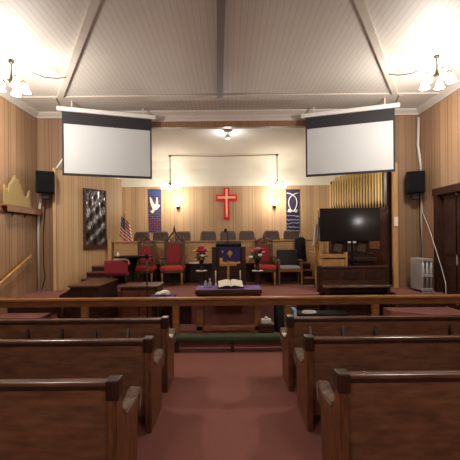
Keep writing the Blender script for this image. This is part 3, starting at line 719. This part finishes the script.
# grey armchair
p = at(289, 284, 8.7)
t = thing('armchair', 'grey padded wooden armchair by the red carpeted steps', 'chair', (p.x, 8.7, PZ))
b = MB().box(-.28, .28, .16, .24, .44, .92, .04)
for v in b.b.verts:
    if v.co.z > .6: v.co.z -= .35*max(0, abs(v.co.x)-.12)**1.0*.9; v.co.y += .04
b.build('backrest', M['greydark'], t)
MB().box(-.25, .25, -.24, .2, .40, .48, .03).build('seat', M['greylight'], t)
for sx in (-1, 1):
    MB().box(sx*.28-.022, sx*.28+.022, -.24, -.195, 0, .64, .006).build('leg', M['armw'], t)
    MB().box(sx*.28-.022, sx*.28+.022, .18, .225, 0, .62, .006).build('leg', M['armw'], t)
    MB().box(sx*.28-.03, sx*.28+.03, -.26, .22, .60, .64, .01).build('armrest', M['armw'], t)
MB().box(-.28, .28, -.23, -.2, .34, .40).build('front_rail', M['armw'], t)
# black jacket hung at the panel end
p = at(299.5, 250, 9.2)
b = MB()
def jk(u, v):
    a = u*2*PI; r = .12+.03*math.sin(3*a)+.03*(1-v); return (r*1.0*math.cos(a), .55*r*math.sin(a), v*.62)
b.grid(jk, 24, 10)
b.ball((0, 0, .60), .115, 2, (1, .6, .6))
o = tag(b.build('black_coat', plain('black_coat_cloth', '17151a', .9)), 'black coat draped over the right end of the choir panel', 'coat'); o.location = (p.x+.02, 9.17, at(299, 262, 9.2).z+.02)

# ------------------------------------------------------------------ pulpit and flowers
p = at(229, 290, 7.95)
t = thing('pulpit', 'dark wooden pulpit in the middle of the platform', 'pulpit', (p.x, 7.95, PZ)); h2 = .395
MB().box(-h2, h2, .0, .45, 0, .06, .01).build('plinth', M['dark'], t)
MB().box(-h2+.05, h2-.05, .04, .42, .06, .96).build('body', M['dark'], t)
for sx in (-1, 1):
    MB().box(sx*(h2-.05)-.05, sx*(h2-.05)+.05, -.01, .07, .06, .97, .01).build('corner_post', M['dark'], t)
MB().box(-h2, h2, -.02, .45, .96, .99, .008).build('lower_cap', M['dark'], t)
MB().prism([(.02, .99), (.40, .99), (.40, 1.13), (.02, 1.06)], 'x', -.30, .30, .008).build('reading_desk', M['black'], t)
MB().box(-.24, .24, .02, .04, .12, .42, .006).build('front_panel', M['darkred'], t)
t = thing('pulpit_cloth', 'purple cloth with gold fringe hanging on the pulpit front', 'cloth', (p.x+.03, 7.92, 1.30))
MB().grid(lambda u, v: (-.24+.48*u, -.012+.01*math.sin(14*u), .02+v*.34), 20, 4).build('cloth', M['purple'], t)
MB().box(-.24, .24, -.018, 0, -.015, .03).build('fringe', M['gold'], t)
MB().box(-.24, -.17, -.022, -.016, .03, .12).build('gold_corner', M['gold'], t)
e = MB().box(-.012, .012, -.032, -.022, .13, .29).box(-.04, .04, -.032, -.022, .21, .235)
e.tube([(.05*math.cos(a*PI/6), -.027, .222+.05*math.sin(a*PI/6)) for a in range(12)], .007, 6, True).build('emblem', M['gold'], t)
MB().ball((-.17, -.025, .26), .025, 1, (1, .3, 1.2)).build('small_emblem', M['gold'], t)
t = thing('microphone', 'black gooseneck microphone rising from the pulpit top', 'microphone', (p.x-.02, 8.15, PZ+1.10))
MB().tube([(0, 0, 0), (.0, -.02, .16), (-.02, -.06, .24), (-.04, -.08, .27)], .008).build('gooseneck', M['blackmetal'], t)
MB().ball((-.045, -.09, .28), .035, 2, (1, 1, 1.5)).build('capsule', M['black'], t)
MB().lathe([(.04, 0), (.04, .015), (.01, .02)], (0, 0, 0), 12).build('base', M['blackmetal'], t)

def bouquet(px, label, cols, plabel, dlabel):
    p = at(px, 271, 7.6)
    q = thing('plant_stand', plabel, 'stand', (p.x, 7.6, PZ), 0, 'flower stands either side of the pulpit'); H = p.z-PZ
    MB().lathe([(.12, H-.03), (.125, H-.015), (.12, H)], (0, 0, 0), 16).build('stand_top', M['dark'], q)
    MB().lathe([(.10, 0), (.09, .04), (.04, .08), (.05, H*.5), (.035, H*.8), (.07, H-.03)], (0, 0, 0), 14).build('pedestal', M['dark'], q)
    MB().lathe([(.0, 0.001), (.105, .001), (.115, .006), (.0, .009)], (0, 0, 0), 16)
    d = tag(MB().lathe([(.10, 0), (.13, .003), (.128, .012), (.02, .012)], (0, 0, 0), 16).build('doily', M['white']), dlabel, 'doily', 'white doilies under the vases'); d.location = (p.x, 7.6, p.z+.001)
    t = thing('flower_vase', label, 'vase of flowers', (p.x, 7.6, p.z+.013), 0, 'flower vases either side of the pulpit'); t.scale = (1.2, 1.2, 1.12)
    MB().lathe([(.035, 0), (.05, .02), (.035, .07), (.028, .12), (.05, .2), (.06, .22)], (0, 0, 0), 14).build('vase', M['glassvase'], t)
    rr = random.Random(px); b = MB()
    for i in range(34):
        a = rr.uniform(0, 6.28); r = rr.uniform(.02, .13); z = rr.uniform(.2, .4)
        b.ball((r*math.cos(a), r*math.sin(a), z), .03, 1, (1, 1, .5))
    for i in range(8):
        a = i*.8; b.tube([(0, 0, .15), (.08*math.cos(a), .08*math.sin(a), .36)], .005, 5)
    b.build('foliage', M['leaf'], t)
    for (x, y, z, r, c) in cols:
        bb = MB().ball((x, y, z), r, 2, (1, 1, .8))
        for k in range(5): bb.ball((x+r*.7*math.cos(k*1.26), y+r*.5*math.sin(k*1.26), z+.25*r), r*.55, 1)
        bb.build('blossom', c, t)
cr, cw, cy, cp, co = (plain('red_petal', '9c1430', .7), plain('white_petal', 'd8d0c4', .7), plain('yellow_petal', 'c9a64a', .7), plain('pink_petal', 'b86a74', .7), plain('orange_petal', 'b85a3a', .7))
bouquet(201.5, 'vase of red and yellow flowers on the stand left of the pulpit', [(-.02, -.06, .40, .055, cr), (.05, -.07, .40, .05, cr), (.0, -.05, .45, .05, cr), (-.12, -.05, .38, .035, cy), (.12, -.04, .39, .03, cy), (.03, -.12, .30, .03, cw), (-.05, -.1, .33, .03, cr)], 'dark turned stand holding the red and yellow flowers', 'white doily under the red and yellow flowers')
bouquet(257.5, 'vase of pink and orange flowers on the stand right of the pulpit', [(-.10, -.06, .38, .04, co), (.0, -.07, .43, .045, cp), (.07, -.05, .42, .04, cr), (-.05, -.06, .42, .035, co), (.04, -.12, .31, .035, cw), (-.13, -.08, .27, .04, cw), (.1, -.06, .36, .035, cp)], 'dark turned stand holding the pink and orange flowers', 'white doily under the pink and orange flowers')
p = at(194, 262.5, 9.18)
tag(MB().box(p.x-.13, p.x+.13, 9.1, 9.24, 1.20, 1.23, .01).build('folded_paper', M['white']), 'white folded papers on the choir panel ledge left of the flowers', 'papers')

# ------------------------------------------------------------------ left platform furniture
p = at(133.5, 256, 8.06)
t = thing('pedestal_table', 'round black pedestal table behind the red chair', 'table', (p.x, 8.06, PZ)); H = p.z-PZ
MB().lathe([(.42, H-.035), (.44, H-.02), (.43, H)], (0, 0, 0), 28).build('table_top', M['black'], t)
MB().lathe([(.15, 0), (.12, .03), (.05, .08), (.04, H*.55), (.1, H-.1), (.2, H-.035)], (0, 0, 0), 18).build('pedestal', M['black'], t)
pt = at(118, 255, 8.0)
tag(MB().lathe([(.03, 0), (.035, .03), (.02, .07), (.012, .1)], (pt.x, 8.0, PZ+H), 10).build('small_bell', M['white']), 'small white cup on the round black table', 'cup')
p = at(117.5, 272, 7.86)
t = thing('padded_chair', 'low red padded chair seen in front of the round black table', 'chair', (p.x, 7.86, PZ))
MB().box(-.27, .27, -.13, -.05, .40, .715, .04).build('backrest', M['redcloth'], t)
MB().box(-.25, .25, -.10, .12, .36, .44, .03).build('seat', M['redcloth'], t)
for sx in (-.22, .22):
    for sy in (-.06, .08): MB().tube([(sx, sy, 0), (sx, sy, .38)], .016).build('leg', M['blackmetal'], t)
tag(MB().box(p.x-.06, p.x+.17, 7.735, 7.81, 1.396, 1.412, .006).build('white_towel', M['white']), 'white folded cloth lying on the red padded chair back', 'cloth')
# spinet piano, end towards the nave
t = thing('spinet_piano', 'dark low piano seen end on at the left of the chancel', 'piano', (-2.83, 7.1, .11))
MB().prism([(-.27, 0), (.29, 0), (.29, .84), (-.27, .84)], 'y', -.5, .60, .008).build('case', M['dark'], t)
MB().box(-.30, .31, -.53, .63, .84, .875, .01).build('lid', M['top'], t)
MB().prism([(-.27, .56), (-.27, .80), (-.33, .76), (-.48, .68), (-.48, .56)], 'y', -.5, .60).build('key_shelf', M['dark'], t)
MB().box(-.45, -.34, -.42, .52, .685, .70).build('keys', M['paper'], t)
for y in (-.46, .56): MB().tube([(-.44, y, 0), (-.44, y, .57)], .03).build('leg', M['dark'], t)
# music cabinet
t = thing('low_cabinet', 'reddish wooden cabinet with flat brown top beside the low piano', 'cabinet', (-1.80, 7.07, .11))
MB().box(-.37, .36, -.30, .30, 0, .80).build('body', M['darkred'], t)
MB().box(-.40, .39, -.33, .33, .80, .83, .008).build('cabinet_top', M['top'], t)
for x0_, x1_ in ((-.34, -.01), (.01, .33)):
    MB().box(x0_, x1_, -.315, -.30, .08, .74, .006).build('door', M['mahog'], t)
# microphone stand
p = at(146.8, 256, 6.3)
t = thing('microphone_stand', 'thin black stand rising in front of the reddish cabinet', 'stand', (p.x, 6.30, .11)); H = p.z-.11
MB().lathe([(.09, 0), (.085, .02), (.03, .03)], (0, 0, 0), 16).build('base', M['blackmetal'], t)
MB().tube([(0, 0, .02), (0, 0, H)], .012).build('pole', M['blackmetal'], t)
MB().tube([(.0, 0, H), (-.42, .05, H-.01)], .009).build('boom', M['blackmetal'], t)
MB().lathe([(.02, -.05), (.035, -.02), (.03, .03), (.012, .05)], (0, 0, H), 12).build('clutch', M['black'], t)

# ------------------------------------------------------------------ communion table
p = at(228.5, 292, 6.35)
t = thing('communion_table', 'mahogany communion table behind the rail in the middle', 'table', (p.x+.0, 6.58, .11)); H = .92-.11; w2 = .62; dy = .27
MB().box(-w2, w2, -dy-.02, dy+.02, H-.085, H, .008).build('table_top', M['darkred'], t)
MB().box(-w2+.04, w2-.04, -dy+.0, -dy+.03, H-.20, H-.035).box(-w2+.04, w2-.04, dy-.03, dy, H-.2, H-.035).build('apron', M['darkred'], t)
MB().box(-w2+.12, w2-.12, -dy-.005, -dy+.025, H-.25, H-.20).build('green_edging', M['green'], t)
for sx in (-1, 1):
    for sy in (-1, 1): MB().box(sx*(w2-.08)-.06, sx*(w2-.08)+.06, sy*(dy-.05)-.05, sy*(dy-.05)+.05, 0, H-.035, .008).build('leg', M['mid'], t)
MB().box(-w2+.02, w2-.02, -dy, -dy+.1, .05, .13, .008).build('stretcher', M['mid'], t)
TZ = .92; TX = p.x
tag(MB().grid(lambda u, v: (TX-.61+1.22*u, 6.31+.54*v, TZ+.004+.003*math.sin(20*u)), 24, 6).build('table_runner', M['lilac']), 'purple runner spread over the communion table', 'cloth')
t = thing('open_book', 'large open book lying on the purple table runner', 'book', (at(230.5, 284, 6.5).x, 6.52, TZ+.01), .05)
tilt = Matrix.Rotation(math.radians(16), 4, 'X')
MB().box(-.245, .245, -.16, .16, -.004, .012).xf(Matrix.Translation((0, 0, .055)) @ tilt).build('cover', M['dark'], t)
for sx, nm in ((-1, 'left'), (1, 'right')):
    def pg(u, v, sx=sx): return (sx*.23*u, -.15+.30*v, .012+.035*math.sin(PI*min(1, u*1.05)**.6)*(1-.35*u)+.006)
    b = MB().grid(pg, 14, 4); b.xf(Matrix.Translation((0, 0, .055)) @ tilt); b.build('page_block', M['paper'], t)
MB().box(-.2, .2, .02, .14, .0, .02).build('book_rest', M['dark'], t)
MB().box(-.006, .006, -.17, .1, .02, .03).xf(Matrix.Translation((-.03, 0, .055)) @ tilt).build('ribbon_marker', M['redcloth'], t)
p = at(228.3, 279, 6.75)
t = thing('table_cross', 'carved wooden cross standing behind the open book', 'cross', (p.x, 6.78, TZ+.01)); H = at(228, 261.5, 6.78).z-TZ
MB().box(-.022, .022, -.015, .015, .03, H, .005).build('upright', M['oak'], t)
MB().box(-.17, .17, -.016, .016, H*.80, H*.80+.05, .005).build('crossbar', M['oak'], t)
MB().box(-.09, .09, -.06, .06, 0, .03, .006).build('base', M['oak'], t)
for px, la in ((215.8, 'white taper candle on the table left of the cross'), (240.3, 'white taper candle on the table right of the cross')):
    q = at(px, 284, 6.8)
    t = thing('candle', la, 'candle', (q.x, 6.8, TZ+.01), 0, 'candles beside the table cross')
    MB().lathe([(.04, 0), (.03, .015), (.012, .03), (.018, .06)], (0, 0, 0), 12).build('candle_holder', M['brass'], t)
    MB().tube([(0, 0, .05), (0, 0, .30)], .011).build('wax_stick', M['whitemetal'], t)
for px, hgt, la in ((205.5, .13, 'shorter clear bottle on the left of the purple runner'), (209.8, .17, 'taller clear bottle on the left of the purple runner')):
    q = at(px, 288, 6.5)
    t = thing('small_bottle', la, 'bottle', (q.x, 6.55, TZ+.008), 0, 'small bottles on the communion table')
    MB().lathe([(.03, 0), (.032, .02), (.03, hgt*.55), (.014, hgt*.75), (.012, hgt*.92)], (0, 0, 0), 12).build('bottle_body', plain('frosted_bottle', '8f8f95', .2), t)
    MB().lathe([(.015, hgt*.9), (.015, hgt), (.006, hgt+.004)], (0, 0, 0), 10).build('cap', M['white'], t)

# ------------------------------------------------------------------ communion rail, kneeler, things at its foot
RY = 5.95
t = thing('communion_rail', 'long brown wooden rail crossing in front of the chancel', 'rail', (0, RY, .11)); zt = at(229, 297.3, 5.9).z-.11
MB().box(-W+.02, W-.02, -.07, .07, zt-.045, zt, .012).build('handrail', M['rail'], t)
MB().box(-W+.02, W-.02, -.03, .03, zt-.15, zt-.045, .006).build('lower_beam', M['mid'], t)
for px in (None, 85, 176, 287.5, 375, None):
    x = at(px, 306, RY).x if px else None
    if x is None: continue
    MB().box(x-.055, x+.055, -.045, .045, 0, zt-.15, .008).build('rail_post', M['rail'], t)
for x in (-4.3, 4.3): MB().box(x-.055, x+.055, -.045, .045, 0, zt-.15, .008).build('rail_post', M['rail'], t)
t = thing('kneeler', 'long green padded kneeler in front of the communion rail', 'kneeler', (0, 5.68, 0))
MB().box(-3.9, 3.9, -.11, .10, .165, .265, .04).build('cushion', M['green'], t)
for x in (-3.5, -2.2, -.89, .04, .95, 2.2, 3.5): MB().box(x-.025, x+.025, -.07, .07, 0, .175).build('foot', M['dark'], t)

p = at(267, 331, 6.15)
t = thing('wooden_box', 'small dark wooden box on the floor right of the communion table', 'box', (p.x, 6.16, .11))
MB().box(-.14, .12, -.09, .10, 0, .20, .008).build('box_body', M['darkred'], t); MB().box(-.15, .13, -.10, .11, .20, .225, .006).build('box_lid', M['darkred'], t)
t = thing('tissue_box', 'white tissue box on the small dark wooden box', 'tissue box', (p.x-.01, 6.17, .335))
MB().box(-.085, .085, -.06, .06, 0, .07, .008).build('carton', M['white'], t); MB().lathe([(.03, 0), (.04, .02), (.01, .05)], (0, 0, .07), 8).build('tissue', M['white'], t)
p = at(284, 331, 6.4)
t = thing('floor_monitor', 'black boxy floor speaker behind the rail right of the table', 'loudspeaker', (p.x+.0, 6.5, .11))
MB().prism([(-.16, 0), (.20, 0), (.20, .52), (.0, .52), (-.16, .3)], 'x', -.15, .15, .01).build('cabinet', M['black'], t)
MB().box(-.12, .12, -.166, -.158, .04, .28).build('grille', M['blackfab'], t)
tag(MB().box(p.x-.12, p.x+.08, 6.52, 6.68, .632, .645).build('white_paper', M['paper']), 'white paper on the black floor speaker', 'papers')
p = at(291.5, 320, 6.3)
t = thing('ring_binder', 'blue binder standing against the black floor speaker', 'binder', (p.x+.06, 6.35, .11))
MB().box(-.04, .03, -.12, .13, 0, .44, .004).build('cover', M['blue'], t); MB().box(-.03, .02, -.125, .12, .01, .43).build('pages', M['paper'], t)
p = at(163, 298, 6.2)
b = MB()
for dx, dy, r, zs in ((-.05, 0, .075, .5), (.03, .01, .085, .62), (.08, -.01, .05, .6), (-.10, .01, .045, .4)):
    b.ball((p.x+dx, 6.2+dy, .846+r*zs*.9), r, 2, (1.15, .9, zs))
tag(b.build('white_cloth', M['white']), 'crumpled white cloth heaped just behind the rail', 'cloth')
t = thing('low_bench', 'dark bench with purple cover behind the rail, under the white cloth', 'bench', (p.x, 6.2, .11))
MB().box(-.20, .21, -.13, .13, .66, .72, .01).build('bench_top', M['dark'], t)
for sx in (-.16, .17):
    for sy in (-.09, .09): MB().box(sx-.025, sx+.025, sy-.025, sy+.025, 0, .66).build('leg', M['dark'], t)
MB().box(-.215, .225, -.145, .145, .62, .735, .01).build('purple_cover', M['purple'], t)
# dark case with a coil of cable
p = at(322, 319, 6.35)
t = thing('equipment_case', 'long black equipment case behind the right end pews', 'case', (p.x, 6.5, .11))
MB().box(-.42, .5, -.16, .18, 0, .30, .015).build('case_body', M['black'], t); MB().box(-.43, .51, -.17, .19, .30, .335, .01).build('case_lid', M['black'], t)
b = MB()
for r, z in ((.13, .012), (.115, .03)): b.tube([(r*math.cos(a*PI/10), r*.6*math.sin(a*PI/10), z) for a in range(20)], .012, 6, True)
o = tag(b.build('cable_coil', M['white']), 'coiled white cable on the black equipment case', 'cable'); o.location = (at(309, 317, 6.45).x, 6.44, .446)

# ------------------------------------------------------------------ pews
def make_pew(L, sg, racks=False):
    "origin on the floor at the aisle end; the pew runs to x = sg*L and faces +y"
    t = thing('church_pew', 'x', 'pew', (0, 0, 0), 0, 'wooden pews in the nave')
    def bx(a, b, *r, **k):
        a, b = sorted((sg*a, sg*b)); return MB().box(a, b, *r, **k)
    bk = bx(.06, L-.06, -.015, .02, .12, .86)
    for v in bk.b.verts: v.co.y += (.5-v.co.z)*.07
    bk.build('backrest', M['pew'], t)
    bx(.05, L-.05, -.062, .015, .868, .90, bev=.012).build('top_rail', M['pewrail'], t)
    bx(.05, L-.05, -.048, .0, .838, .868, bev=.004).build('under_rail', M['dark'], t)
    bx(.06, L-.06, .03, .46, .40, .44, bev=.008).build('seat', M['pew'], t)
    prof = [(-.08, 0), (-.08, .90), (.02, .90), (.05, .66), (.14, .60), (.36, .585), (.44, .62), (.50, .60), (.51, .54), (.46, .46), (.42, .38), (.42, 0)]
    for e in (0, L-.06):
        a, b = sorted((sg*e, sg*(e+.06)))
        o = MB().prism(prof, 'x', a, b, .008).build('end_panel', M['pewend'], t)
        a, b = sorted((sg*(e-.015), sg*(e+.075)))
        MB().prism([(.06, .64), (.15, .60), (.36, .60), (.43, .64), (.50, .63), (.53, .57), (.51, .49), (.47, .43), (.46, .48), (.49, .55), (.46, .60), (.40, .58), (.36, .565), (.14, .58)], 'x', a, b, .006).build('scroll_arm', M['worn'], o)
        MB().box(a, b, -.09, .02, .78, .92, .012).build('post_block', M['dark'], o)
    for q3 in (((.47, .87, 1.28), (1.70, 2.10, 2.50)) if sg < 0 else ((.26, .66), (1.06, 1.98), (2.4, 2.8))):
        if not racks: break
        r = bx(q3[0], q3[-1]+.03, -.10, -.03, .625, .64)
        for q in q3:
            a, b = sorted((sg*q, sg*(q+.03))); r.prism([(-.11, .625), (-.03, .625), (-.04, .785)], 'x', a, b)
        r.build('book_rack', M['dark'], t)
    return t
PL = 3.72
fronts = (make_pew(PL, -1, True), make_pew(PL, 1, True)); left = make_pew(PL, -1); right = make_pew(PL, 1)
rows = [(4.22, 'front'), (3.36, 'second'), (2.47, 'third')]
# slightly worn differences are in the placing: each row has its own aisle end
for i, (y, nm) in enumerate(rows):
    pos = {'front': 'nearest the communion rail', 'second': 'in the middle row', 'third': 'nearest the camera'}[nm]
    for pro, x, side in ((left, (-.765, -.765, -.775)[i], 'left'), (right, (.71, .74, .77)[i], 'right')):
        la = 'brown wooden pew %s of the aisle, %s' % (side, pos)
        yy = y-.08 if (side == 'left' and i == 2) else y
        if i == 0: f_ = fronts[side == 'right']; f_.location = (x, yy, 0); f_['label'] = la
        elif i == 1: pro.location = (x, yy, 0); pro['label'] = la
        else: dup(pro, (x, yy, 0), 0, la)
